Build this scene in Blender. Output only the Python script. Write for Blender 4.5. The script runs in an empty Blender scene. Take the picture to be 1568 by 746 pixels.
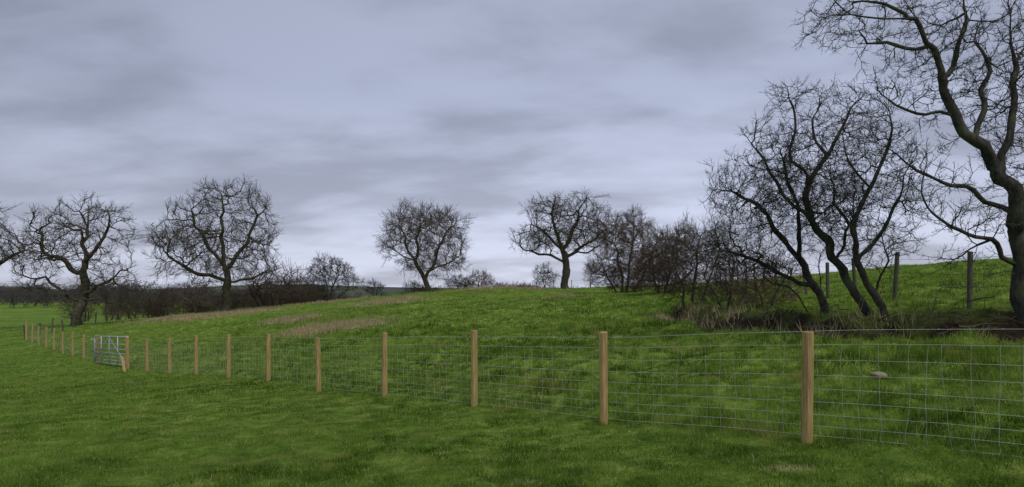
import bpy, math, random
import numpy as np
from mathutils import Vector

F = 934.0          # design focal length (sketch units); 1568 wide frame
EYE = 1.6
sc = bpy.context.scene
sc.view_settings.view_transform = 'Standard'
sc.view_settings.look = 'None'
sc.view_settings.exposure = 0

# ------------------------------------------------------------------ noise
def vnoise(x, y, seed=0):
    x = np.asarray(x, float); y = np.asarray(y, float)
    xi = np.floor(x).astype(np.int64); yi = np.floor(y).astype(np.int64)
    fx = x - xi; fy = y - yi
    fx = fx*fx*(3-2*fx); fy = fy*fy*(3-2*fy)
    def h(a, b):
        n = (a*374761393 + b*668265263 + seed*982451653) & 0xffffffff
        n = ((n ^ (n >> 13))*1274126177) & 0xffffffff
        n = (n ^ (n >> 16)) & 0xffff
        return n/65535.0
    return ((h(xi, yi)*(1-fx)+h(xi+1, yi)*fx)*(1-fy) +
            (h(xi, yi+1)*(1-fx)+h(xi+1, yi+1)*fx)*fy)

def sstep(a, b, x):
    t = np.clip((x-a)/(b-a), 0, 1)
    return t*t*(3-2*t)

# ------------------------------------------------------------------ terrain
CP = np.array([
 (0,0,0),(0,-12,.1),(12,-10,.3),(-12,-10,-.2),(-5,3,-.2),(5,3,.0),(-12,8,-.7),(-25,15,-1.8),(-45,20,-2.8),
 (3.19,6.6,.02),(1.29,8.46,-.20),(-.49,10.2,-.33),(-2.45,12.1,-.50),(-4.3,13.95,-.65),(-6.35,15.95,-.80),
 (-8.3,17.87,-1.0),(-10.2,19.7,-1.18),(-12,21.5,-1.34),(-13.9,23.4,-1.52),(-17.8,27.2,-1.78),(-26.8,36,-2.0),(-35.4,44.4,-2.05),
 (4.5,5.3,.06),(7,3,.2),(12,0,.5),
 (2,15,-.02),(0,20,-.10),(0,40,.55),(0,60,1.25),(0,80,1.80),(7.2,82,1.80),(0,97,1.6),(2,130,-.5),
 (-11,80,1.35),(-25.6,85,-.2),(-32.6,69,-.84),(-43,60,-1.9),(-20,45,-.75),(-30,45,-1.5),(-10,45,.15),(-10,30,-.55),(-20,60,-.1),
 (-40,110,-2.5),(-20,130,-1.7),(-60,80,-2.7),(-100,100,-2.8),(-60,40,-2.8),
 (6.5,13,.55),(10.2,12,.85),(8.3,15,.72),(9,28,.55),(5.5,9,.32),(11,17.5,1.05),(10.8,14.3,.95),(14.6,35,1.5),(11,60,1.3),(5,30,.2),
 (16.8,20,1.9),(25,30,2.8),(50,60,4.6),(40,60,4.1),(27,80,2.7),(17,82,2.25),(80,90,5.4),(25,10,1.8),(60,20,4.5),(50,110,3),(30,130,.5),
 (150,180,0),(-150,0,-3),(-150,150,-3),(0,-150,0),(150,-20,5),(150,-150,2),(0,200,-3),(-150,-150,-2)], float)
def _phi(r2):
    return 0.5*r2*np.log(r2+1e-9)
def _solve():
    n = len(CP); P = CP[:, :2]/50.
    d2 = ((P[:, None]-P[None])**2).sum(-1)
    K = _phi(d2) + np.eye(n)*2e-4
    A = np.zeros((n+3, n+3)); A[:n, :n] = K
    Q = np.c_[np.ones(n), P]; A[:n, n:] = Q; A[n:, :n] = Q.T
    return np.linalg.solve(A, np.r_[CP[:, 2], 0, 0, 0])
W = _solve()

DITCH = np.array([(16,8.6),(13,9.9),(10.5,11.0),(8.6,12.4),(7.0,14.3),(6.5,18),(7.0,24),(8.0,30)], float)
def ditch_sd(x, y):
    best = np.full(x.shape, 1e9); sgn = np.ones(x.shape)
    for a, b in zip(DITCH[:-1], DITCH[1:]):
        ab = b-a; t = np.clip(((x-a[0])*ab[0]+(y-a[1])*ab[1])/(ab@ab), 0, 1)
        d = np.hypot(x-a[0]-t*ab[0], y-a[1]-t*ab[1])
        c = ab[0]*(y-a[1])-ab[1]*(x-a[0])
        u = d < best; best = np.where(u, d, best); sgn = np.where(u, np.where(c < 0, 1., -1.), sgn)
    return best, best*sgn
def fence_side(x, y):
    return ((x-3.19)*.98+(y-6.6))/1.4
def height(x, y):
    x = np.atleast_1d(np.asarray(x, float)); y = np.atleast_1d(np.asarray(y, float))
    out = np.empty(x.shape)
    n = len(CP); P = CP[:, :2]/50.
    for s in range(0, len(x), 100000):
        xx = x[s:s+100000]/50.; yy = y[s:s+100000]/50.
        acc = W[n]+W[n+1]*xx+W[n+2]*yy
        for i in range(n):
            acc = acc + W[i]*_phi((xx-P[i, 0])**2+(yy-P[i, 1])**2)
        out[s:s+100000] = acc
    r = np.hypot(x, y)
    out = np.clip(out, -4, 7)
    w = sstep(130, 230, r)
    az = np.arctan2(x, y)
    ridge = (8+5*np.sin(az*5+1)+3*np.sin(az*13))*sstep(.2, -.5, az) + 2
    far = -3 + sstep(380, 760, r)*(ridge+3)
    out = out*(1-w)+far*w
    fs = fence_side(x, y)
    hill = sstep(-.3, .8, fs)
    fade = 1-sstep(60, 130, r)
    b1 = vnoise(x/.45, y/.45, 1)-.5; b2 = vnoise(x/1.4, y/1.4, 2)-.5; b3 = vnoise(x/4., y/4., 3)-.5
    b0 = sstep(.35, .8, vnoise(x/.28, y/.28, 4))
    out = out + fade*((b1*.055+b2*.07+b3*.08+b0*.02)*(1-hill) + (b1*.13+b2*.22+b3*.16+b0*.07)*hill)
    dd, sd = ditch_sd(x, y)
    nz_ = vnoise(x*1.5, y*1.5, 9)
    out = out - .50*np.exp(-(dd/.5)**2)*(.7+.6*nz_)
    out = out + .42*sstep(.05, .55, sd+(nz_-.5)*.3)*np.exp(-np.clip(sd, 0, None)/5.)
    return out
def hz(x, y):
    return float(height([x], [y])[0])

# ------------------------------------------------------------------ materials
def new_mat(name):
    m = bpy.data.materials.new(name); m.use_nodes = True
    nt = m.node_tree
    return m, nt, nt.nodes['Principled BSDF']
def simple_mat(name, c1, c2, scale=5., rough=.8, metal=0., bump=.3, stretch=(1,1,1), detail=6., bdist=.01, third=None):
    m, nt, p = new_mat(name)
    tc = nt.nodes.new('ShaderNodeTexCoord'); mp = nt.nodes.new('ShaderNodeMapping')
    mp.inputs['Scale'].default_value = stretch
    nz = nt.nodes.new('ShaderNodeTexNoise'); nz.inputs['Scale'].default_value = scale; nz.inputs['Detail'].default_value = detail
    rp = nt.nodes.new('ShaderNodeValToRGB')
    rp.color_ramp.elements[0].position = .3; rp.color_ramp.elements[1].position = .7
    rp.color_ramp.elements[0].color = (*c1, 1); rp.color_ramp.elements[1].color = (*c2, 1)
    nt.links.new(tc.outputs['Object'], mp.inputs[0]); nt.links.new(mp.outputs[0], nz.inputs['Vector'])
    nt.links.new(nz.outputs[0], rp.inputs[0])
    colout = rp.outputs[0]
    if third:   # lichen / algae patches
        n2 = nt.nodes.new('ShaderNodeTexNoise'); n2.inputs['Scale'].default_value = 3.; n2.inputs['Detail'].default_value = 8
        nt.links.new(tc.outputs['Object'], n2.inputs['Vector'])
        r2 = nt.nodes.new('ShaderNodeValToRGB'); r2.color_ramp.elements[0].position = .5; r2.color_ramp.elements[1].position = .62
        nt.links.new(n2.outputs[0], r2.inputs[0])
        mx = nt.nodes.new('ShaderNodeMix'); mx.data_type = 'RGBA'; nt.links.new(r2.outputs[0], mx.inputs[0])
        nt.links.new(rp.outputs[0], mx.inputs[6]); mx.inputs[7].default_value = (*third, 1); colout = mx.outputs[2]
    nt.links.new(colout, p.inputs['Base Color'])
    p.inputs['Roughness'].default_value = rough; p.inputs['Metallic'].default_value = metal
    p.inputs['Specular IOR Level'].default_value = .25
    if bump:
        b = nt.nodes.new('ShaderNodeBump'); b.inputs['Strength'].default_value = bump; b.inputs['Distance'].default_value = bdist
        nt.links.new(nz.outputs[0], b.inputs['Height']); nt.links.new(b.outputs[0], p.inputs['Normal'])
    return m
M_bark = simple_mat('bark_oak', (.050,.042,.033), (.115,.098,.075), 9., .9, bump=.6, third=(.12,.12,.08))
M_bark_ash = simple_mat('bark_ash', (.085,.068,.050), (.18,.15,.11), 9., .9, bump=.5)
M_bark_haw = simple_mat('bark_hawthorn', (.036,.033,.033), (.10,.092,.082), 14., .9, bump=.9, stretch=(1,1,.4), bdist=.03, third=(.10,.115,.07))
M_bark_brown = simple_mat('bark_thicket', (.095,.066,.050), (.18,.125,.092), 6., .9, bump=0)
M_hedge = simple_mat('bark_hedge', (.075,.057,.045), (.145,.11,.085), .5, .9, bump=0)
M_far = simple_mat('bark_far_wood_hazed', (.080,.075,.075), (.135,.122,.115), .2, .95, bump=0)  # distant twigs, with aerial haze mixed into the base colour
M_post = simple_mat('new_timber', (.32,.215,.085), (.64,.465,.22), 3., .75, bump=.5, stretch=(14,14,1.2), bdist=.004)
M_old = simple_mat('old_timber', (.07,.075,.06), (.17,.17,.14), 4., .9, bump=.5, stretch=(10,10,1), bdist=.004)
M_wire = simple_mat('galvanised_wire', (.58,.60,.60), (.74,.76,.76), 3., .5, .0, bump=0)
M_gate = simple_mat('galvanised_steel', (.42,.45,.49), (.58,.61,.65), 6., .45, .3, bump=0)
M_stone = simple_mat('field_stone', (.25,.21,.15), (.45,.39,.29), 12., .9, bump=.6)

# ground material
def ground_material():
    m, nt, p = new_mat('pasture_grass')
    N = nt.nodes.new; L = nt.links.new
    geo = N('ShaderNodeNewGeometry')
    def noise(scale, detail=4., rough=.55):
        n = N('ShaderNodeTexNoise'); n.inputs['Scale'].default_value = scale; n.inputs['Detail'].default_value = detail
        n.inputs['Roughness'].default_value = rough; L(geo.outputs['Position'], n.inputs['Vector']); return n
    def ramp(src, stops):
        r = N('ShaderNodeValToRGB'); e = r.color_ramp.elements
        e[0].position = stops[0][0]; e[0].color = (*stops[0][1], 1); e[1].position = stops[-1][0]; e[1].color = (*stops[-1][1], 1)
        for q, c in stops[1:-1]:
            k = e.new(q); k.color = (*c, 1)
        L(src, r.inputs[0]); return r
    def mix(f, a, b, mode='MIX'):
        x = N('ShaderNodeMix'); x.data_type = 'RGBA'; x.blend_type = mode
        if isinstance(f, float): x.inputs[0].default_value = f
        else: L(f, x.inputs[0])
        L(a, x.inputs[6]); 
        if isinstance(b, tuple): x.inputs[7].default_value = (*b, 1)
        else: L(b, x.inputs[7])
        return x.outputs[2]
    n1 = noise(2.6, 8., .75); n2 = noise(.22, 5.); n3 = noise(.045, 4.)
    r1 = ramp(n1.outputs[0], [(.34,(.055,.115,.012)),(.5,(.15,.26,.036)),(.66,(.32,.42,.10))])
    r2 = ramp(n2.outputs[0], [(.3,(.75,.8,.7)),(.7,(1.25,1.15,1.2))])
    c = mix(1.0, r1.outputs[0], r2.outputs[0], 'MULTIPLY')
    r3 = ramp(n3.outputs[0], [(.35,(.85,.9,.8)),(.65,(1.15,1.1,1.15))])
    c = mix(1.0, c, r3.outputs[0], 'MULTIPLY')
    at = N('ShaderNodeAttribute'); at.attribute_name = 'cover'
    sp = N('ShaderNodeSeparateColor'); L(at.outputs['Color'], sp.inputs[0])
    nr = ramp(n1.outputs[0], [(.35,(.022,.017,.012)),(.7,(.085,.062,.040))])
    c = mix(sp.outputs[0], c, nr.outputs[0])
    c = mix(sp.outputs[1], c, (.50,.43,.26))
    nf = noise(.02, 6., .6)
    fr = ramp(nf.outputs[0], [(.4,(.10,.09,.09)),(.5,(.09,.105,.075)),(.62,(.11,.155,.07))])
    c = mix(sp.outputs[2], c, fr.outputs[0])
    L(c, p.inputs['Base Color']); p.inputs['Roughness'].default_value = .95; p.inputs['Specular IOR Level'].default_value = .1
    nb = noise(9., 6., .7)
    b = N('ShaderNodeBump'); b.inputs['Strength'].default_value = 1.; b.inputs['Distance'].default_value = .08
    L(nb.outputs[0], b.inputs['Height']); L(b.outputs[0], p.inputs['Normal'])
    return m
M_ground = ground_material()

def tint_material(name, transl=.35):
    m = bpy.data.materials.new(name); m.use_nodes = True; nt = m.node_tree
    for n in list(nt.nodes): nt.nodes.remove(n)
    N = nt.nodes.new; L = nt.links.new
    at = N('ShaderNodeAttribute'); at.attribute_name = 'tint'
    d = N('ShaderNodeBsdfDiffuse'); t = N('ShaderNodeBsdfTranslucent'); mx = N('ShaderNodeMixShader'); o = N('ShaderNodeOutputMaterial')
    L(at.outputs['Color'], d.inputs[0]); L(at.outputs['Color'], t.inputs[0])
    mx.inputs[0].default_value = transl
    L(d.outputs[0], mx.inputs[1]); L(t.outputs[0], mx.inputs[2]); L(mx.outputs[0], o.inputs[0])
    return m
M_blade = tint_material('grass_blades')

# ------------------------------------------------------------------ mesh helpers
def np_mesh(name, V, quads=None, tris=None, smooth=False):
    me = bpy.data.meshes.new(name)
    V = np.asarray(V, np.float32)
    loops = []; starts = []; totals = []; off = 0
    if quads is not None and len(quads):
        q = np.asarray(quads, np.int32); loops.append(q.ravel()); starts.append(np.arange(len(q))*4); totals.append(np.full(len(q), 4)); off = len(q)*4
    if tris is not None and len(tris):
        t = np.asarray(tris, np.int32); loops.append(t.ravel()); starts.append(off+np.arange(len(t))*3); totals.append(np.full(len(t), 3))
    loops = np.concatenate(loops).astype(np.int32); starts = np.concatenate(starts).astype(np.int32); totals = np.concatenate(totals).astype(np.int32)
    me.vertices.add(len(V)); me.vertices.foreach_set('co', V.ravel())
    me.loops.add(len(loops)); me.loops.foreach_set('vertex_index', loops)
    me.polygons.add(len(starts)); me.polygons.foreach_set('loop_start', starts)
    try: me.polygons.foreach_set('loop_total', totals)
    except Exception: pass
    me.update(calc_edges=True)
    me.polygons.foreach_set('use_smooth', np.full(len(starts), smooth, dtype=bool))
    return me
def add_obj(name, me, mat=None, loc=(0,0,0), parent=None):
    o = bpy.data.objects.new(name, me); sc.collection.objects.link(o); o.location = loc
    if mat and me: me.materials.append(mat)
    if parent: o.parent = parent
    return o
def empty(name, loc=(0,0,0)):
    e = bpy.data.objects.new(name, None); sc.collection.objects.link(e); e.location = loc; e.empty_display_size = .3
    return e

class MB:
    def __init__(s): s.V = []; s.Q = []; s.n = 0
    def ring_tube(s, pts, rad, k=6, cap=True):
        pts = np.asarray(pts, float)
        n = len(pts); rad = np.broadcast_to(rad, (n,))
        t = np.gradient(pts, axis=0); t /= np.linalg.norm(t, axis=1)[:, None]+1e-9
        ref = np.array([.13,.21,.97]) if abs(t[0, 2]) < .8 else np.array([.97,.2,.1])
        u = np.cross(t, ref); u /= np.linalg.norm(u, axis=1)[:, None]
        v = np.cross(t, u)
        a = np.arange(k)*2*np.pi/k + np.pi/k
        R = pts[:, None]+rad[:, None, None]*(np.cos(a)[None, :, None]*u[:, None]+np.sin(a)[None, :, None]*v[:, None])
        b = s.n; s.V.append(R.reshape(-1, 3)); s.n += n*k
        for i in range(n-1):
            for j in range(k):
                s.Q.append((b+i*k+j, b+i*k+(j+1) % k, b+(i+1)*k+(j+1) % k, b+(i+1)*k+j))
        if cap:
            c = np.vstack([pts[0], pts[-1]]); cb = s.n; s.V.append(c); s.n += 2
            for j in range(0, k, 2):
                s.Q.append((cb, b+(j+2) % k, b+(j+1) % k, b+j))
                e = b+(n-1)*k
                s.Q.append((cb+1, e+j, e+(j+1) % k, e+(j+2) % k))
    def mesh(s, name, smooth=False):
        return np_mesh(name, np.vstack(s.V), quads=s.Q, smooth=smooth)

# ------------------------------------------------------------------ ground sheet
def build_ground():
    rr = np.concatenate([[.3], np.geomspace(.6, 3.8, 30), np.geomspace(3.9, 110, 520), np.geomspace(113, 4000, 110)])
    dense = np.linspace(-.95, .95, 760, endpoint=False); rest = np.linspace(.95, 2*np.pi-.95, 150, endpoint=False)
    aa = np.concatenate([dense, rest]); na = len(aa); nr = len(rr)
    R, A = np.meshgrid(rr, aa, indexing='ij')
    X = (R*np.sin(A)).ravel(); Y = (R*np.cos(A)).ravel()
    Z = height(X, Y)
    i = np.arange(nr-1)[:, None]*na; j = np.arange(na)[None]; j2 = (j+1) % na
    Q = np.stack([i+j, i+j2, i+na+j2, i+na+j], -1).reshape(-1, 4)[:, ::-1]
    V = np.c_[X, Y, Z]
    c = len(V); V = np.vstack([V, [[0, 0, hz(0, 0)]]])
    T = np.c_[np.full(na, c), (np.arange(na)+1) % na, np.arange(na)]
    me = np_mesh('ground', V, quads=Q, tris=T, smooth=True)
    X = V[:, 0]; Y = V[:, 1]; r = np.hypot(X, Y)
    dd, sd = ditch_sd(X, Y)
    nn = vnoise(X*2, Y*2, 5)-.5
    soil_shade = np.maximum(sstep(.9, .3, dd+.6*nn), .7*sstep(1.7, .4, np.abs(sd-.7)+1.8*nn)*(sd > 0))  # bare earth and litter, widened to paint the dark shadow band under the trees
    dry = dryness(X, Y)
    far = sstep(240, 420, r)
    col = np.c_[soil_shade, dry, far, np.ones(len(X))].astype(np.float32)
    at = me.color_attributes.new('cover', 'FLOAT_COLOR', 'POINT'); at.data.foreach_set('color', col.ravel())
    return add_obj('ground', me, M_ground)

DRY = [(-9.4,32,2.4,2.4,1.),(-11.5,58,2.8,6.,1.),(-27,58,4.,5.5,.95),(-33,60,3.,4,.9),(7.2,27,.7,2.,.6),(-2,85,8.,5.,1.),(-30,74,5,3,.5),(-20,70,3,2,.6),
       (1.35,5.15,.22,.14,.7),(.1,5.9,.2,.12,.4),(1.0,76,3.,2.,.7),(2.6,5.7,.3,.1,.5),(-15,42,1.8,1.8,.7),(4,50,2.,1.5,.45)]
def dryness(x, y):
    d = np.zeros(x.shape)
    nn = vnoise(x*1.3, y*1.3, 7)*.6+vnoise(x*.4, y*.4, 8)*.6
    for cx, cy, rx, ry, a in DRY:
        q = ((x-cx)/rx)**2+((y-cy)/ry)**2
        d = np.maximum(d, a*sstep(1.5, .4, q+nn*1.4-.8))
    return d
build_ground()

# ------------------------------------------------------------------ grass blades
rng = np.random.default_rng(11)
def blades_mesh(name, X, Y, Ln, Wd, C, lean, mat):
    n = len(X); Z = height(X, Y)
    a = rng.uniform(0, 2*np.pi, n); la = rng.uniform(0, 2*np.pi, n)
    lx = np.cos(la)*lean*Ln; ly = np.sin(la)*lean*Ln
    ux = np.cos(a)*Wd*.5; uy = np.sin(a)*Wd*.5
    V = np.empty((n, 3, 3), np.float32)
    V[:, 0] = np.c_[X-ux, Y-uy, Z-.01]; V[:, 1] = np.c_[X+ux, Y+uy, Z-.01]
    V[:, 2] = np.c_[X+lx, Y+ly, Z+Ln*np.sqrt(np.clip(1-lean**2, .1, 1))]
    T = np.arange(n*3).reshape(-1, 3)
    me = np_mesh(name, V.reshape(-1, 3), tris=T)
    col = np.repeat(np.c_[C, np.ones(n)], 3, axis=0).astype(np.float32)
    at = me.color_attributes.new('tint', 'FLOAT_COLOR', 'POINT'); at.data.foreach_set('color', col.ravel())
    me.materials.append(mat)
    return me
def grass():
    n = 900000
    th = rng.uniform(-.86, .86, n); r = np.exp(rng.uniform(np.log(3.8), np.log(75), n))
    X = r*np.sin(th); Y = r*np.cos(th)
    dd, sd = ditch_sd(X, Y)
    keep = dd+.5*(vnoise(X*2, Y*2, 5)-.5) > .60+rng.uniform(-.2, .2, n)
    keep &= ~((sd > 0) & (np.abs(sd-.7)+1.8*(vnoise(X*2, Y*2, 5)-.5) < .9) & (rng.random(n) < .7))
    X = X[keep]; Y = Y[keep]; r = r[keep]; n = len(X)
    hill = sstep(-.2, .5, fence_side(X, Y))
    cl = sstep(.3, .8, vnoise(X/.2, Y/.2, 21)*.6+vnoise(X/.7, Y/.7, 22)*.4)
    big = vnoise(X/3.5, Y/3.5, 23)
    grow = np.clip(r/9., 1, 3.2)
    Ln = (.016+.042*cl+.012*big)*(1-hill)+(.03+.15*cl*(.4+.9*big))*hill
    Ln *= rng.uniform(.6, 1.3, n)*np.clip(grow**.35, 1, 1.6)
    Wd = (.005+.006*rng.random(n))*grow
    lean = rng.uniform(.1, .92, n)
    cc = vnoise(X/.24, Y/.24, 31)-.5; c2n = vnoise(X/.8, Y/.8, 35)-.5; c3 = vnoise(X/4., Y/4., 32)-.5; c4 = vnoise(X/14., Y/14., 34)-.5
    p = np.clip(.5+cc*(.55+.35*hill)+c2n*(.5+.3*hill)+c3*.5+c4*.4+rng.normal(0, .17, n), 0, 1)[:, None]
    c1 = np.array([.060, .135, .010]); c2 = np.array([.32, .47, .085])
    C = c1*(1-p)+c2*p
    yl = (sstep(.64, .86, vnoise(X/.25, Y/.25, 41)*.55+vnoise(X/1.4, Y/1.4, 42)*.5)*.6)[:, None]
    C = C*(1-yl)+np.array([.46, .46, .13])*yl
    st = (rng.random(n) < .055+.9*dryness(X, Y))[:, None]
    C = np.where(st, np.array([.58, .50, .30])*rng.uniform(.5, 1.2, (n, 1)), C)
    add_obj('grass', blades_mesh('grass', X, Y, Ln, Wd, C, lean, M_blade))
grass()
def dry_grass():
    Xs = []; Ys = []; Ls = []
    for cx, cy, rx, ry, a in DRY:
        if ry < .2: continue
        k = int(1000*min(rx*ry, 9)*a)
        x = cx+rng.normal(0, rx*.55, k); y = cy+rng.normal(0, ry*.55, k)
        m = vnoise(x*1.6, y*1.6, 51) > .40
        Xs.append(x[m]); Ys.append(y[m]); Ls.append(rng.uniform(.12, .36, m.sum())*(1.8 if cy > 80 else 1))
    k = 4200; t = rng.uniform(1.2, 6.99, k); i = t.astype(int); f = (t-i)[:, None]
    p = DITCH[i]*(1-f)+DITCH[np.minimum(i+1, len(DITCH)-1)]*f + rng.normal(0, .4, (k, 2))
    m = vnoise(p[:, 0]*1.2, p[:, 1]*1.2, 52) > .58
    Xs.append(p[m, 0]); Ys.append(p[m, 1]); Ls.append(rng.uniform(.15, .55, m.sum()))
    X = np.concatenate(Xs); Y = np.concatenate(Ys); Ln = np.concatenate(Ls); n = len(X)
    C = np.array([.60, .52, .31])*rng.uniform(.5, 1.15, (n, 1))
    add_obj('dry_grass', blades_mesh('dry_grass', X, Y, Ln, .012+.018*rng.random(n)+np.hypot(X, Y)*.0005, C, rng.uniform(.1, .8, n), M_blade))
dry_grass()

# ------------------------------------------------------------------ trees
def resample(pl, D, R, kink):
    pl = np.asarray(pl, float)
    d = np.r_[0, np.cumsum(np.linalg.norm(np.diff(pl, axis=0), axis=1))]
    n = max(2, int(d[-1]/D)+1); s = np.linspace(0, d[-1], n)
    out = np.c_[[np.interp(s, d, pl[:, k]) for k in range(3)]].T
    if n > 3:
        out[1:-1] = .25*out[:-2]+.5*out[1:-1]+.25*out[2:]
    nc = max(3, n//3+2); cv = R.normal(0, kink*D, (nc, 3)); cv[0] = 0
    out += np.c_[[np.interp(np.linspace(0, nc-1, n), np.arange(nc), cv[:, k]) for k in range(3)]].T
    return out
def unit(v): return v/(np.linalg.norm(v, axis=-1, keepdims=True)+1e-9)

def grow_tree(R, lines, ells, D, kill, nattr, Rb, tip, jit=.3, up=.05, tw=(2, .5, 3, 1), twR=.006, twmax=.03, minz=.6, kink=.35, iters=90, clump=.7, ncl=16, spread=.45):
    P = []; par = []
    for li, L in enumerate(lines):
        q = resample(L, D, R, kink)
        if P:
            d = np.linalg.norm(np.array(P)-q[0], axis=1); k = int(d.argmin())
            if d[k] < 4*D: prev = k; q = q[1:]
            else: prev = -1
        else: prev = -1
        for v in q:
            P.append(v); par.append(prev); prev = len(P)-1
    vol = np.array([e[3]*e[4]*e[5] for e in ells])**.9
    def attractors(total, pw, cf):
        cnt = (vol/vol.sum()*total).astype(int)+3; A = []
        for e, c in zip(ells, cnt):
            ctr = np.array(e[:3]); ax = np.array(e[3:])
            cu = int(c*(1-cf))+1
            d = unit(R.normal(0, 1, (cu, 3)))*(R.random((cu, 1))**pw)
            A.append(ctr+d*ax)
            if cf > 0:
                nc = max(4, int(ncl*(c/total)*1.6)+3)
                cc = unit(R.normal(0, 1, (nc, 3)))*R.uniform(.55, 1., (nc, 1))
                pick = R.integers(0, nc, c-cu if c > cu else 1)
                A.append(ctr+(cc[pick]+R.normal(0, .17, (len(pick), 3))*R.uniform(.6, 1.3, (nc, 1))[pick])*ax)
        A = np.vstack(A); return A[A[:, 2] > minz]
    n0 = len(P); cap = 14000
    N = np.zeros((cap, 3)); N[:n0] = P; PA = np.full(cap, -1); PA[:n0] = par; n = n0
    stages = [(attractors(int(nattr*.05)+14, .38, 0), kill*2.3, 60, jit*1.2), (attractors(nattr, .45, clump), kill, iters, jit)]
    for A, kl, its, jt in stages:
        M = np.linalg.norm(A[:, None]-N[None, :n], axis=2)
        M[:, N[:n, 2] < minz] = 1e9
        near = M.argmin(1); dist = M[np.arange(len(A)), near]
        al = dist > kl; A = A[al]; near = near[al]; dist = dist[al]
        for it in range(its):
            if len(A) == 0 or n > cap-2500: break
            act = dist < D*14
            if not act.any(): act = dist <= np.sort(dist)[:20][-1]
            acc = np.zeros((n, 3)); np.add.at(acc, near[act], unit(A[act]-N[near[act]]))
            ids = np.unique(near[act])
            dr = unit(acc[ids])
            hasp = PA[ids] >= 0
            inh = np.zeros_like(dr); inh[hasp] = unit(N[ids[hasp]]-N[PA[ids[hasp]]])
            dr = unit(dr+.5*inh+R.normal(0, jt, dr.shape)+np.array([0, 0, up]))
            new = N[ids]+dr*D
            m = len(new); N[n:n+m] = new; PA[n:n+m] = ids
            dm = np.linalg.norm(A[:, None]-new[None], axis=2); k = dm.argmin(1); dv = dm[np.arange(len(A)), k]
            b = dv < dist; near[b] = n+k[b]; dist[b] = dv[b]; n += m
            al = dist > kl
            A = A[al]; near = near[al]; dist = dist[al]
    N = N[:n]; PA = PA[:n]
    cntl = np.zeros(n); ch = np.zeros(n, int)
    for i in range(n-1, -1, -1):
        if ch[i] == 0: cntl[i] += 1
        if PA[i] >= 0: cntl[PA[i]] += cntl[i]; ch[PA[i]] += 1
    ex = math.log(max(cntl.max(), 3))/math.log(Rb/tip)
    rad = tip*cntl**(1/ex)
    P = N; par = PA
    nt_, tl, seg, levels = tw
    host = np.where((rad < twmax) & (par >= 0))[0]
    allP = [P]; allpar = [par]; allr = [rad]; tot = n
    hostpos = P[host]; hdir = unit(P[host]-P[par[host]]); hid = host
    L = tl; r0 = twR
    for lv in range(levels):
        k = nt_ if lv == 0 else 2
        hp = np.repeat(hostpos, k, 0); hd = np.repeat(hdir, k, 0); hi = np.repeat(hid, k)
        d = unit(hd*.9+R.normal(0, spread, hp.shape)+np.array([0, 0, .12]))
        ln = L*R.uniform(.3, 1.4, (len(hp), 1))/seg
        prev = hi; pos = hp; poss = []; dirs = []; idss = []
        for s in range(seg):
            d = unit(d+R.normal(0, .12, d.shape)+np.array([0, 0, .05]))
            pos = pos+d*ln; ids = tot+np.arange(len(pos))
            allP.append(pos); allpar.append(prev); allr.append(np.full(len(pos), r0*(1-.25*s)))
            tot += len(pos); prev = ids; poss.append(pos); dirs.append(d); idss.append(ids)
        hostpos = np.vstack(poss[:-1]); hdir = np.vstack(dirs[:-1]); hid = np.concatenate(idss[:-1])
        L *= .5; r0 *= .7
    return np.vstack(allP), np.concatenate(allpar), np.concatenate(allr)

def tube_mesh(name, P, par, rad, flare=True, lump=.0, seed=0):
    n = len(P)
    r = rad.copy()
    if flare:
        big = rad > rad.max()*.5
        r = np.where(big, r*(1+.3*np.exp(-np.clip(P[:, 2], 0, None)/(.15+rad.max()*.6))), r)
    K = np.where(rad < .022, 3, 8)
    main = np.full(n, -1)
    for i in np.argsort(rad):
        if par[i] >= 0: main[par[i]] = i
    tang = np.zeros((n, 3)); hp = par >= 0
    tang[hp] += unit(P[hp]-P[par[hp]])
    hm = main >= 0
    tang[hm] += unit(P[main[hm]]-P[hm])
    tang = unit(tang)
    RR = np.random.default_rng(seed)
    def rings(C, T, r, k):
        ref = np.array([.31, .93, .17]); u = unit(np.cross(T, ref)); v = np.cross(T, u)
        a = np.arange(k)*2*np.pi/k
        rv = r[:, None]*np.ones(k)
        if lump and k > 3: rv = rv*(1+lump*RR.normal(0, 1, rv.shape)*np.where(r[:, None] > .03, 1, .3))
        return C[:, None]+rv[:, :, None]*(np.cos(a)[None, :, None]*u[:, None]+np.sin(a)[None, :, None]*v[:, None])
    Vs = []; Qs = []; off = 0
    for k in (8, 3):
        idx = np.where(K == k)[0]
        if len(idx) == 0: continue
        loc = np.full(n, -1); loc[idx] = off+np.arange(len(idx))*k
        Vs.append(rings(P[idx], tang[idx], r[idx], k).reshape(-1, 3)); off += len(idx)*k
        seg = idx[par[idx] >= 0]; pp = par[seg]
        same = (K[pp] == k) & (main[pp] == seg)
        start = np.empty(len(seg), int); start[same] = loc[pp[same]]
        o = seg[~same]
        Vs.append(rings(P[par[o]], unit(P[o]-P[par[o]]), r[o]*1.1, k).reshape(-1, 3))
        start[~same] = off+np.arange(len(o))*k; off += len(o)*k
        e = loc[seg]; j = np.arange(k); j2 = (j+1) % k
        Qs.append(np.stack([start[:, None]+j, start[:, None]+j2, e[:, None]+j2, e[:, None]+j], -1).reshape(-1, 4))
    return np_mesh(name, np.vstack(Vs), quads=np.vstack(Qs), smooth=True)

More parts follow.
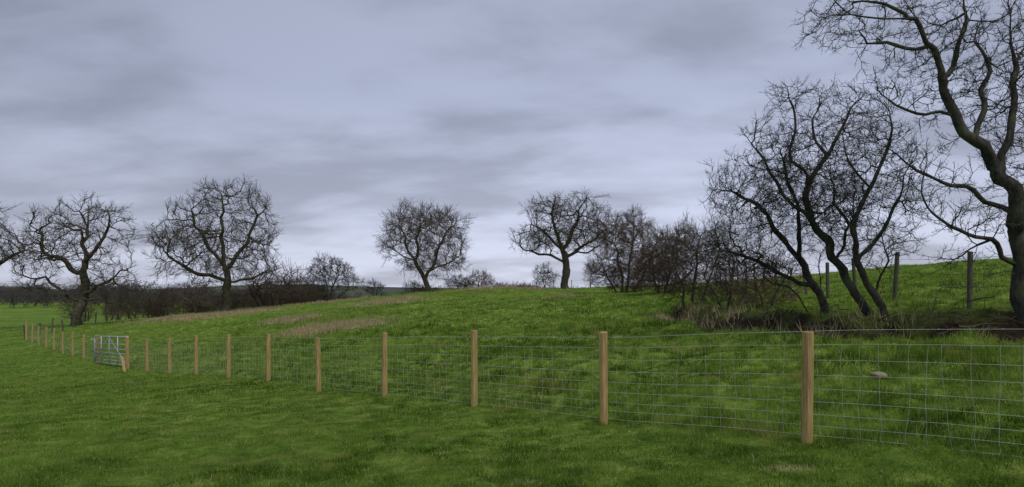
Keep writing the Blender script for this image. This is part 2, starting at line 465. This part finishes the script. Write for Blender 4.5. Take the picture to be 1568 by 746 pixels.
def sketch_tree(name, base, Y, lines, ells, mat, seed, depth=1., lump=.10, **kw):
    """tree drawn as a sketch (units = 1/F of its distance) then grown in 3-D metres around its foot"""
    s = Y/F; R = np.random.default_rng(seed)
    bx = (base[0]-784)*s; bz = hz(bx, Y)
    Ls = []
    for L in lines:
        ye = R.uniform(-.5, .5)*s*60
        if len(L) and isinstance(L[-1], (int, float)): ye = L[-1]; L = L[:-1]
        m = len(L); l = []
        for i, (x, y) in enumerate(L):
            l.append(((x-base[0])*s, 0.0, (base[1]-y)*s, i/(m-1)))
        l = np.array(l); y = ye*l[:, 3]**1.3
        if Ls:
            allp = np.vstack(Ls); k = np.hypot(allp[:, 0]-l[0, 0], allp[:, 2]-l[0, 2]).argmin(); y = y+(allp[k, 1] if l[0, 2] > .3 else R.uniform(-.4, .4))
        q = np.c_[l[:, 0], y, l[:, 2]]
        if q[0, 2] < .3: q[0, 2] = -.35
        Ls.append(q)
    Es = []
    for e in ells:
        cx, cy, rx, ry = e[:4]
        dy = e[4]*s if len(e) > 4 else R.uniform(-.25, .25)*rx*s
        Es.append(((cx-base[0])*s, dy, (base[1]-cy)*s, rx*s, rx*s*depth, ry*s))
    P, par, rad = grow_tree(R, Ls, Es, **kw)
    me = tube_mesh(name, P, par, rad, lump=lump, seed=seed)
    o = add_obj(name, me, mat, (bx, Y, bz))
    return o

big = dict(D=.36, kill=.56, nattr=2000, tip=.024, tw=(2, 1.0, 3, 2), twR=.013, twmax=.06, spread=.4)
sketch_tree('oak_tree', (866,443), 82, [
  [(866,443),(867,415),(866,395),(862,378),0.],
  [(866,402),(840,388),(815,385),(795,376)],[(866,394),(890,378),(912,366),(925,350)],
  [(863,380),(850,350),(845,325),(850,305)],[(863,380),(880,345),(884,322),(895,308)],[(865,388),(835,360),(815,345)],[(866,390),(900,385),(925,375),.8]],
  [(862,335,50,40),(812,366,30,24),(908,348,30,32),(860,365,66,26),(838,325,32,26)], M_bark, 5, Rb=.50, **{**big, 'nattr':2800})
sketch_tree('ash_tree', (655,449), 80, [
  [(655,449),(651,428),(638,402),(625,380),(618,352),0.],[(651,428),(668,395),(678,360),(690,335)],[(636,400),(640,365),(645,335)],[(660,415),(690,400),(705,390)],[(638,402),(610,390),(590,375)]],
  [(630,346,40,34),(610,370,32,34),(690,368,28,44),(665,405,48,22),(655,356,54,42)], M_bark_ash, 8, Rb=.34, **{**big, 'nattr':2200, 'clump':.5, 'tip':.018, 'tw':(3,1.1,3,2), 'twR':.012})
sketch_tree('oak_tree', (343,478), 69, [
  [(343,478),(348,440),(347,415),(342,390),0.],[(346,412),(320,380),(300,350),(290,320)],[(347,415),(375,375),(385,340),(405,310)],
  [(342,390),(345,340),(350,300)],[(345,430),(300,418),(255,395)],[(346,432),(380,428),(408,415)]],
  [(345,312,46,36),(268,385,42,48),(295,325,34,34),(395,390,30,50),(392,325,32,36),(340,375,76,45),(250,370,28,25)], M_bark, 21, Rb=.42, **{**big, 'nattr':3000})
sketch_tree('oak_tree', (116,500), 60, [
  [(116,500),(120,465),(125,430),(128,405),0.],[(125,420),(95,400),(65,385),(50,350)],[(128,405),(125,360),(115,320)],
  [(128,405),(160,370),(185,335)],[(122,450),(160,430),(198,405)],[(120,460),(85,440),(45,420)],[(122,450),(160,465),(208,474)]],
  [(125,335,46,36),(75,340,32,26),(60,405,40,26),(182,365,30,44),(170,440,44,26),(110,380,60,40),(60,440,34,14),(195,468,16,10)], M_bark, 33, Rb=.44, **{**big, 'nattr':1800, 'kill':.6, 'jit':.45, 'kink':.8, 'ncl':14, 'tw':(2,.8,3,2)})
sketch_tree('oak_tree', (-32,500), 60, [
  [(-32,500),(-30,450),(-28,410),0.],[(-30,420),(0,390),(20,375)],[(-28,410),(-45,360),(-40,330)]],
  [(0,378,42,26),(-45,350,50,50)], M_bark, 34, Rb=.45, **{**big, 'nattr':1200})
small = dict(D=.26, kill=.36, tip=.011, tw=(3, .6, 3, 2), twR=.010, twmax=.03, minz=.3, clump=.5)
sketch_tree('hawthorn_tree', (500,465), 85, [[(500,465),(498,445),(490,425)],[(502,465),(508,440),(515,420)],[(506,465),(520,450),(532,438)]],
  [(504,413,32,23),(484,438,22,20),(529,430,20,18)], M_bark_haw, 41, Rb=.16, nattr=1300, **small)
sketch_tree('hawthorn_bush', (572,457), 85, [[(572,457),(571,445),(570,438)],[(573,457),(577,446),(580,440)]],
  [(572,442,13,11)], M_bark_haw, 42, Rb=.12, nattr=350, **small)
for i, (px, py, w, h) in enumerate([(633,448,16,22),(700,446,20,26),(735,445,22,30),(833,443,18,38),(768,444,14,10),(660,447,20,10),(715,446,14,14),(800,444,22,8)]):
    sketch_tree('hawthorn_bush', (px,py), 88, [[(px,py),(px-2,py-h*.4),(px-w*.4,py-h*.7)],[(px+2,py),(px+3,py-h*.5),(px+w*.4,py-h*.7)]],
      [(px,py-h*.52,w,h*.45),(px+w*.4,py-h*.35,w*.7,h*.3)], M_bark_brown if i > 1 else M_bark_haw, 60+i, Rb=.09, nattr=420, **small)

# field-edge thicket to the right of the oak, receding
dense = dict(D=.24, kill=.34, tip=.011, tw=(4, .6, 3, 2), twR=.0075, twmax=.03, minz=.2, clump=.55)
sketch_tree('field_maple_tree', (955,450), 60, [[(955,450),(950,420),(940,380)],[(960,450),(965,410),(970,370)],[(966,450),(985,420),(1000,390)],[(948,450),(930,425),(918,410)]],
  [(955,378,46,50),(922,415,30,32),(998,395,32,46),(965,350,34,28),(960,420,50,28)], M_bark_brown, 71, Rb=.2, nattr=3800, **dense)
sketch_tree('hawthorn_tree', (1010,458), 45, [[(1010,458),(1005,430),(1000,400)],[(1016,458),(1022,425),(1030,395)],[(1020,458),(1045,435),(1060,420)]],
  [(1015,405,42,38),(1050,395,30,42),(985,430,26,24),(1020,435,45,22)], M_bark_brown, 72, Rb=.13, nattr=3200, **dense)
near = dict(D=.17, kill=.24, tip=.008, tw=(3, .42, 3, 2), twR=.005, twmax=.02, minz=.2, clump=.5)
sketch_tree('hawthorn_tree', (1055,482), 29, [[(1050,482),(1045,450),(1030,415)],[(1058,482),(1062,440),(1060,400)],[(1066,482),(1085,450),(1100,420)]],
  [(1055,412,42,52),(1028,450,30,28),(1090,410,34,58),(1060,455,45,24)], M_hedge, 73, Rb=.09, nattr=3200, **{**near, 'D':.19, 'kill':.27})
sketch_tree('blackthorn_bush', (1112,486), 24, [[(1110,486),(1100,460),(1090,440)],[(1115,486),(1120,450),(1125,420)]],
  [(1105,415,34,60),(1135,440,30,50),(1110,460,40,22)], M_hedge, 74, Rb=.06, nattr=2200, **near)
sketch_tree('blackthorn_bush', (1175,486), 21, [[(1172,486),(1160,460),(1150,440)],[(1178,486),(1190,450),(1200,430)]],
  [(1160,445,36,42),(1200,445,34,40),(1180,468,42,14)], M_bark_brown, 75, Rb=.05, nattr=1500, **near)

# three leaning hawthorns by the ditch
haw = dict(D=.14, kill=.21, tip=.0072, tw=(2, .28, 3, 2), twR=.0042, twmax=.02, minz=.7, jit=.5, kink=.4, clump=.55, spread=.6, lump=.14)
sketch_tree('hawthorn_tree', (1272,486), 16, [
  [(1272,486),(1248,440),(1224,400),(1192,350),(1160,310),(1128,290),0.3],[(1224,400),(1228,345),(1205,285),(1190,240)],
  [(1248,440),(1205,425),(1160,400),(1120,385)],[(1255,455),(1262,400),(1275,350)],[(1262,486),(1235,470),(1205,440),(1175,425),.2]],
  [(1150,315,70,62),(1120,375,45,50),(1195,250,40,45),(1220,340,40,60),(1170,400,60,36)], M_bark_haw, 81, Rb=.10, nattr=3600, **haw)
sketch_tree('hawthorn_tree', (1337,490), 15, [
  [(1337,490),(1303,442),(1280,402),(1246,352),(1240,292),(1268,240),(1300,190),(1318,150),0.2],[(1246,352),(1205,310),(1180,260),(1150,205)],
  [(1240,292),(1215,240),(1220,180),(1200,145)],[(1280,402),(1310,350),(1330,300)],[(1268,240),(1250,190),(1262,150),.2]],
  [(1255,235,60,70),(1165,235,34,55),(1215,162,40,26),(1310,190,42,55),(1270,330,60,55),(1200,300,45,45)], M_bark_haw, 82, Rb=.095, nattr=3600, **haw)
sketch_tree('hawthorn_tree', (1370,486), 14.5, [
  [(1370,486),(1330,442),(1306,402),(1300,352),(1330,292),(1352,232),(1348,180),-.2],[(1306,402),(1345,362),(1372,310),(1385,250)],
  [(1300,352),(1275,300),(1265,250)],[(1340,452),(1350,400),(1345,360)],[(1330,292),(1300,260),(1290,215),.2]],
  [(1335,255,50,75),(1375,325,36,60),(1290,310,50,60),(1345,175,28,35),(1330,380,50,40)], M_bark_haw, 83, Rb=.08, nattr=2900, **haw)
# large tree at the right edge
sketch_tree('old_hawthorn_tree', (1578,488), 12, [
  [(1578,488),(1562,410),(1550,335),(1526,272),(1482,226),(1446,186),(1430,130),(1406,85),(1370,52),(1300,42),(1222,20),-.6],
  [(1526,272),(1538,200),(1560,130),(1570,60),(1560,-20),.5],
  [(1430,130),(1458,62),(1470,0),(1480,-40),.2],[(1482,226),(1500,160),(1520,90),(1515,20),.6],
  [(1560,410),(1505,372),(1425,350),(1400,318),(1392,268),-.3],
  [(1550,335),(1485,300),(1425,272),(1382,238),(1350,190),.4],[(1446,186),(1400,175),(1350,150),.3],
  [(1565,430),(1590,330),(1640,250),(1680,160),.2],[(1570,440),(1530,412),(1470,440),(1420,448),(1382,480),-.7],
  [(1550,335),(1610,280),(1640,200),.5],[(1505,372),(1470,395),(1440,390),.2],[(1406,85),(1360,90),(1330,75),.2],[(1370,52),(1330,20),(1290,5),.2]],
  [(1450,100,80,95),(1300,40,80,36),(1530,90,75,110),(1410,255,60,60),(1480,330,70,55),(1600,150,90,130),(1365,120,50,50),(1480,415,50,26),(1540,240,50,60),(1400,20,80,40)],
  M_bark_haw, 91, depth=.8, lump=.12, Rb=.16, tip=.0068, D=.14, kill=.23, nattr=5400, jit=.5, kink=.45, clump=.5, spread=.65, tw=(2,.22,3,2), twR=.0040, twmax=.018, minz=1.0)

# hedgerow behind the left-hand trees + far woodland (one group each, shared meshes)
def variants(n, h, w, nattr, seed, twr, D=.5):
    out = []
    for i in range(n):
        R = np.random.default_rng(seed+i)
        lines = [np.array([(R.uniform(-.4,.4)*w*.4, 0, -.3), (R.uniform(-.3,.3)*w, R.uniform(-.3,.3)*w, h*.5)]) for _ in range(3)]
        ells = [(R.uniform(-.3,.3)*w, R.uniform(-.3,.3)*w, h*R.uniform(.45,.62), w*.45, w*.45, h*.4) for _ in range(3)]
        P, par, rad = grow_tree(R, lines, ells, D=D, kill=D*1.4, nattr=nattr, Rb=.16, tip=.02, tw=(3, 1.2, 2, 1), twR=twr, twmax=.08, minz=.2, iters=60, clump=.3)
        out.append(tube_mesh('thicket_mesh', P, par, rad, flare=False))
    return out
def scatter(name, pts, meshes, mat, seed, smin=.7, smax=1.2):
    R = random.Random(seed); e = empty(name)
    for m in meshes:
        if not m.materials: m.materials.append(mat)
    for i, (x, y, k) in enumerate(pts):
        o = bpy.data.objects.new('thicket_part_%d' % i, R.choice(meshes)); sc.collection.objects.link(o); o.parent = e
        s = R.uniform(smin, smax)*k; o.location = (x, y, hz(x, y)-.2); o.scale = (s*R.uniform(.9, 1.4), s*R.uniform(.9, 1.4), s)
        o.rotation_euler = (0, 0, R.uniform(0, 6.28))
R_ = random.Random(4)
hv = variants(5, 4.2, 4.0, 240, 300, .012, .34)
pts = []
for i in range(32):
    f = i/31.; pts.append((-62+f*34+R_.uniform(-1.2,1.2), 92+R_.uniform(-4,4)-f*2, R_.uniform(.55,1.1)))
for i in range(12):
    f = i/11.; pts.append((-31+f*13+R_.uniform(-1,1), 98+f*8+R_.uniform(-2,2), .42))
for x, y, k in [(-27,76,.75),(-25.5,77,.6),(-29,75,.8),(-31,78,1.2),(-28.5,79,1.1),(-36,78,.8)]: pts.append((x,y,k))
scatter('hedgerow', pts, hv, M_hedge, 6)
fv = variants(5, 9., 8., 300, 400, .035, .8)
pts = []
for i in range(220):
    y = R_.uniform(160, 300); u = R_.uniform(-1.15, -.34); k = .9 if u < -.5 else .5
    pts.append((u*y, y, R_.uniform(.55, 1.15)*k))
for i in range(60):
    y = R_.uniform(260, 360); u = R_.uniform(-.5, .0)
    pts.append((u*y, y, R_.uniform(.35, .55)))
scatter('distant_woodland', pts, fv, M_far, 8)

# ------------------------------------------------------------------ new stock fence
def post_mesh(w, h, seed, lean=.015, sink=.35, rnd=False):
    R = random.Random(seed); k = 12
    a = [math.pi*2*i/k for i in range(k)]
    V = []; zz = [-sink, .02, h*.3, h*.65, h-.012, h]
    lx = R.uniform(-lean, lean); ly = R.uniform(-lean, lean); tiltx = R.uniform(-.01, .01)
    for z in zz:
        sh = w/2*(.93 if z == h else 1.0)
        for q in a:
            c, s = math.cos(q), math.sin(q)
            e = 1. if rnd else 1/max(abs(c), abs(s))**.72
            V.append((c*e*sh+lx*z, s*e*sh+ly*z, z+(tiltx*c if z > h-.1 else 0)))
    n = len(zz); Q = [(i*k+j, i*k+(j+1) % k, (i+1)*k+(j+1) % k, (i+1)*k+j) for i in range(n-1) for j in range(k)]
    V.append((lx*h, ly*h, h+.002)); T = [((n-1)*k+j, (n-1)*k+(j+1) % k, len(V)-1) for j in range(k)]
    return np_mesh('post', V, quads=Q, tris=T)
def fp(t, side=0.):   # along the fence line, offset to hill side
    n = np.array([.98, 1.])/1.4
    return 3.19-t+side*n[0], 6.6+.98*t+side*n[1]
fence = empty('stock_fence')
ST = 1.915; post_t = [ST*i for i in range(-4, 10)]+[19.2]+[23.15+ST*i for i in range(0, 9)]
for i, t in enumerate(post_t):
    x, y = fp(t); R = random.Random(i)
    strainer = t in (19.2, 23.15) or i == len(post_t)-1
    o = add_obj('post_%d' % i, post_mesh(.15 if strainer else .105, (1.36 if strainer else 1.27)+R.uniform(-.03, .03)-(.05 if i == 4 else 0), i, .02, rnd=strainer), M_post, (x, y, hz(x, y)), fence)
    o.rotation_euler = (0, 0, math.radians(44+R.uniform(-8, 8)))
HTS = [.06,.17,.29,.42,.56,.71,.87,1.04]
def run_wires(mb, pf, ta, tb, hts, top, stay=.16, rw=.0021, barbed=True, seed=0):
    R = random.Random(seed)
    nseg = max(2, int((tb-ta)/.48)); ts = np.linspace(ta, tb, nseg+1)
    xy = np.array([pf(t) for t in ts]); gz = height(xy[:, 0], xy[:, 1])
    gz = np.convolve(np.pad(gz, 3, 'edge'), np.ones(7)/7, 'valid')
    for k, h in enumerate(hts+[top]):
        wob = np.array([R.uniform(-.006, .006) for _ in ts])
        mb.ring_tube(np.c_[xy, gz+h+wob], rw if k < len(hts) else rw*1.1, 4, cap=False)
    L = abs(tb-ta)*1.4; ns = int(L/stay)
    for i in range(ns):
        f = (i+.5)/ns; t = ta+(tb-ta)*f; x, y = pf(t); g = np.interp(f, np.linspace(0, 1, nseg+1), gz)
        px = 0.; P = []
        for h in hts:
            px += R.uniform(-.014, .014); xx, yy = pf(t+px); P.append((xx, yy, g+h))
        mb.ring_tube(P, rw*.72, 3, cap=False)
    if barbed:
        nb = int(L/.12)
        for i in range(nb):
            f = (i+.5)/nb; t = ta+(tb-ta)*f; x, y = pf(t); g = np.interp(f, np.linspace(0, 1, nseg+1), gz)+top
            a = R.uniform(0, 3.14); dx, dz = .013*math.cos(a), .013*math.sin(a)
            mb.ring_tube([(x-dx, y-dx*.3, g-dz), (x+dx, y+dx*.3, g+dz)], .0013, 3, cap=False)
mb = MB()
pf = lambda t: fp(t, .065)
run_wires(mb, pf, post_t[0], 19.2, HTS, 1.19, stay=.19, seed=1)
run_wires(mb, pf, 23.15, post_t[-1], HTS, 1.19, stay=.3, seed=2)
add_obj('netting', mb.mesh('netting'), M_wire, parent=fence)

# gate
gate = empty('field_gate')
mb = MB()
gx, gy = fp(23.0, -.1); hx, hy = fp(19.35, .05)
g0 = np.array([gx, gy, hz(gx, gy)+.1]); g1 = np.array([hx, hy, hz(hx, hy)+.1])
H = 1.25
for f in (0, 1):
    p = g0+(g1-g0)*f; mb.ring_tube([p, p+[0, 0, H]], .034, 8)
for h, r in zip([.02,.17,.32,.49,.68,.9,H-.02], [.03,.024,.024,.024,.024,.024,.032]):
    mb.ring_tube([g0+[0, 0, h], g1+[0, 0, h]], r, 8)
for f in (.25, .5, .75):
    p = g0+(g1-g0)*f+np.array([-.03, -.03, 0]); mb.ring_tube([p, p+[0, 0, H]], .024, 6)
mb.ring_tube([g0+[-.03,-.04,.05], g0+(g1-g0)*.5+[-.03,-.04,H-.05]], .018, 6)
mb.ring_tube([g1+[-.03,-.04,.05], g0+(g1-g0)*.5+[-.03,-.04,H-.05]], .018, 6)
add_obj('gate_frame', mb.mesh('gate_frame', True), M_gate, parent=gate)
mb = MB(); sx, sy = fp(18.7, -.3)
mb.ring_tube([(sx+.15, sy-.15, hz(sx, sy)-.1), (sx-.25, sy+.25, hz(sx, sy)+.6)], .06, 8)
add_obj('strut', mb.mesh('strut'), M_post, parent=fence)

# second, older fences
def old_fence(name, pts, h, spacing, hts, w=.1, seed=0, lean=.08, mat=M_old):
    e = empty(name); pts = np.array(pts, float); d = np.r_[0, np.cumsum(np.linalg.norm(np.diff(pts, axis=0), axis=1))]
    n = int(d[-1]/spacing); R = random.Random(seed)
    f = lambda s: (float(np.interp(s, d, pts[:, 0])), float(np.interp(s, d, pts[:, 1])))
    for i in range(n+1):
        x, y = f(i*spacing); hh = h*R.uniform(.88, 1.08)
        add_obj('post_%d' % i, post_mesh(w*R.uniform(.85, 1.15), hh, seed+i, lean, rnd=True), mat, (x, y, hz(x, y)), e)
    mb = MB(); run_wires(mb, lambda s: f(s), 0, n*spacing, hts, h*.9, stay=1e6, rw=.002 if d[-1] < 40 else .004, barbed=False, seed=seed)
    add_obj('wires', mb.mesh('wires'), M_old, parent=e)
old_fence('old_post_fence', [(11.6,11.2),(10.75,14.3),(11.0,17.5),(14.8,35),(20,60)], 1.42, 3.25, [.3,.6,.9], .12, 500, lean=.14)
old_fence('ridge_fence', [(-32,94),(-20,92),(-8,93),(4,94),(14,88)], 1.25, 3., [.3,.7], .11, 600)
old_fence('boundary_fence', [(-35.6,44.6),(-41,58),(-46,76),(-20,88)], 1.2, 3., [.3,.6,.9], .11, 700, mat=M_old)

# stone
import bmesh
def stone(x, y, s, seed):
    bm = bmesh.new(); bmesh.ops.create_icosphere(bm, subdivisions=3, radius=1)
    R = np.random.default_rng(seed); ph = R.uniform(0, 6, 6)
    for v in bm.verts:
        c = v.co; k = 1+.12*math.sin(3*c.x+ph[0])+.1*math.sin(4*c.y+ph[1])+.08*math.sin(6*c.z+ph[2]+c.x*3)
        v.co = Vector((c.x*k*s*1.3, c.y*k*s, max(c.z, -.5)*k*s*.62))
    me = bpy.data.meshes.new('stone'); bm.to_mesh(me); bm.free()
    me.polygons.foreach_set('use_smooth', [True]*len(me.polygons))
    add_obj('stone', me, M_stone, (x, y, hz(x, y)+s*.4))
stone(5.55, 9.2, .10, 1)

# fallen branches lying in the ditch: one mass
def brush():
    R = np.random.default_rng(77); mb = MB()
    for i in range(420):
        t = R.uniform(.6, 5.8); k = int(t); f = t-k; p = DITCH[k]*(1-f)+DITCH[k+1]*f+R.normal(0, .4, 2)
        L = R.uniform(.3, 1.4); a = R.uniform(0, 6.28); n = 5; z = hz(*p)+R.uniform(.0, .25)
        P = [(p[0]+math.cos(a)*L*j/n+R.normal(0,.04), p[1]+math.sin(a)*L*j/n+R.normal(0,.04), z+R.uniform(-.03,.08)*j) for j in range(n)]
        mb.ring_tube(P, np.linspace(R.uniform(.006,.02), .003, n), 5, cap=False)
    add_obj('brushwood', mb.mesh('brushwood', True), M_hedge)
brush()

# ------------------------------------------------------------------ sky and light
w = bpy.data.worlds.new('World'); sc.world = w; w.use_nodes = True
nt = w.node_tree; N = nt.nodes.new; L = nt.links.new
bg = nt.nodes['Background']; bg.inputs['Strength'].default_value = .1
SUN_EL, SUN_AZ = math.radians(58), math.radians(150)   # azimuth from +Y toward +X
GLOW = math.radians(14)
sky = N('ShaderNodeTexSky'); sky.sky_type = 'NISHITA'; sky.sun_disc = False; sky.sun_elevation = SUN_EL; sky.sun_rotation = SUN_AZ
sky.air_density = 1; sky.dust_density = 3
tc = N('ShaderNodeTexCoord'); sep = N('ShaderNodeSeparateXYZ'); L(tc.outputs['Generated'], sep.inputs[0])
def math_(op, a, b=None, clamp=False):
    n = N('ShaderNodeMath'); n.operation = op; n.use_clamp = clamp
    for i, v in enumerate((a, b)):
        if v is None: continue
        if isinstance(v, (int, float)): n.inputs[i].default_value = v
        else: L(v, n.inputs[i])
    return n.outputs[0]
z = math_('MAXIMUM', sep.outputs[2], 0.)
zz = math_('ADD', z, .22)
cx = math_('DIVIDE', sep.outputs[0], zz); cy = math_('DIVIDE', sep.outputs[1], zz)
cmb = N('ShaderNodeCombineXYZ'); L(cx, cmb.inputs[0]); L(cy, cmb.inputs[1])
def nz(scale, rot, sx, sy, detail, dist, off=0.):
    mp = N('ShaderNodeMapping'); mp.inputs['Rotation'].default_value = (0, 0, rot); mp.inputs['Scale'].default_value = (sx, sy, 1); mp.inputs['Location'].default_value = (off, off*.7, off*.3)
    L(cmb.outputs[0], mp.inputs[0]); n = N('ShaderNodeTexNoise'); n.inputs['Scale'].default_value = scale; n.inputs['Detail'].default_value = detail
    n.inputs['Distortion'].default_value = dist; n.inputs['Roughness'].default_value = .5; L(mp.outputs[0], n.inputs['Vector']); return n.outputs[0]
n1 = nz(.75, .5, .8, 1.5, 6., .15, 3.1); n2 = nz(2.3, .7, .7, 1.3, 7., .2, 7.7)
nn = math_('ADD', math_('MULTIPLY', n1, .55), math_('MULTIPLY', n2, .45))
mr = N('ShaderNodeMapRange'); mr.interpolation_type = 'SMOOTHSTEP'; L(nn, mr.inputs[0])
mr.inputs[1].default_value = .40; mr.inputs[2].default_value = .60; mr.inputs[3].default_value = .76; mr.inputs[4].default_value = 1.18
rp = N('ShaderNodeValToRGB'); L(z, rp.inputs[0]); e = rp.color_ramp.elements
e[0].position = 0.; e[0].color = (.62,.65,.78,1); e[1].position = .75; e[1].color = (.33,.355,.45,1)
q = e.new(.12); q.color = (.51,.55,.70,1); q = e.new(.3); q.color = (.375,.415,.55,1)
vm = N('ShaderNodeVectorMath'); vm.operation = 'DOT_PRODUCT'; L(tc.outputs['Generated'], vm.inputs[0])
vm.inputs[1].default_value = (math.sin(GLOW), math.cos(GLOW), .0)
gl = N('ShaderNodeMapRange'); L(vm.outputs['Value'], gl.inputs[0]); gl.inputs[1].default_value = .1; gl.inputs[2].default_value = 1.; gl.inputs[3].default_value = .60; gl.inputs[4].default_value = 1.1
sc1 = N('ShaderNodeVectorMath'); sc1.operation = 'SCALE'; L(rp.outputs[0], sc1.inputs[0]); L(math_('MULTIPLY', math_('MULTIPLY', mr.outputs[0], gl.outputs[0]), 10.), sc1.inputs[3])
mx = N('ShaderNodeMix'); mx.data_type = 'RGBA'; mx.inputs[0].default_value = .93
L(sky.outputs[0], mx.inputs[6]); L(sc1.outputs[0], mx.inputs[7]); L(mx.outputs[2], bg.inputs['Color'])

sd = bpy.data.lights.new('sun', 'SUN'); sd.energy = 1.5; sd.angle = math.radians(30); sd.color = (1., .95, .86)
so = bpy.data.objects.new('sun', sd); sc.collection.objects.link(so)
d = Vector((math.sin(SUN_AZ)*math.cos(SUN_EL), math.cos(SUN_AZ)*math.cos(SUN_EL), math.sin(SUN_EL)))
so.rotation_euler = d.to_track_quat('Z', 'Y').to_euler()

cd = bpy.data.cameras.new('camera'); cam = bpy.data.objects.new('camera', cd); sc.collection.objects.link(cam)
cd.sensor_width = 36; cd.lens = 36*F/1568; cd.shift_y = 72/1568; cd.clip_end = 8000; cd.clip_start = .05
cam.location = (0, 0, EYE+hz(0, 0)); cam.rotation_euler = (math.radians(90), 0, 0)
sc.camera = cam
print('cam z', cam.location.z)
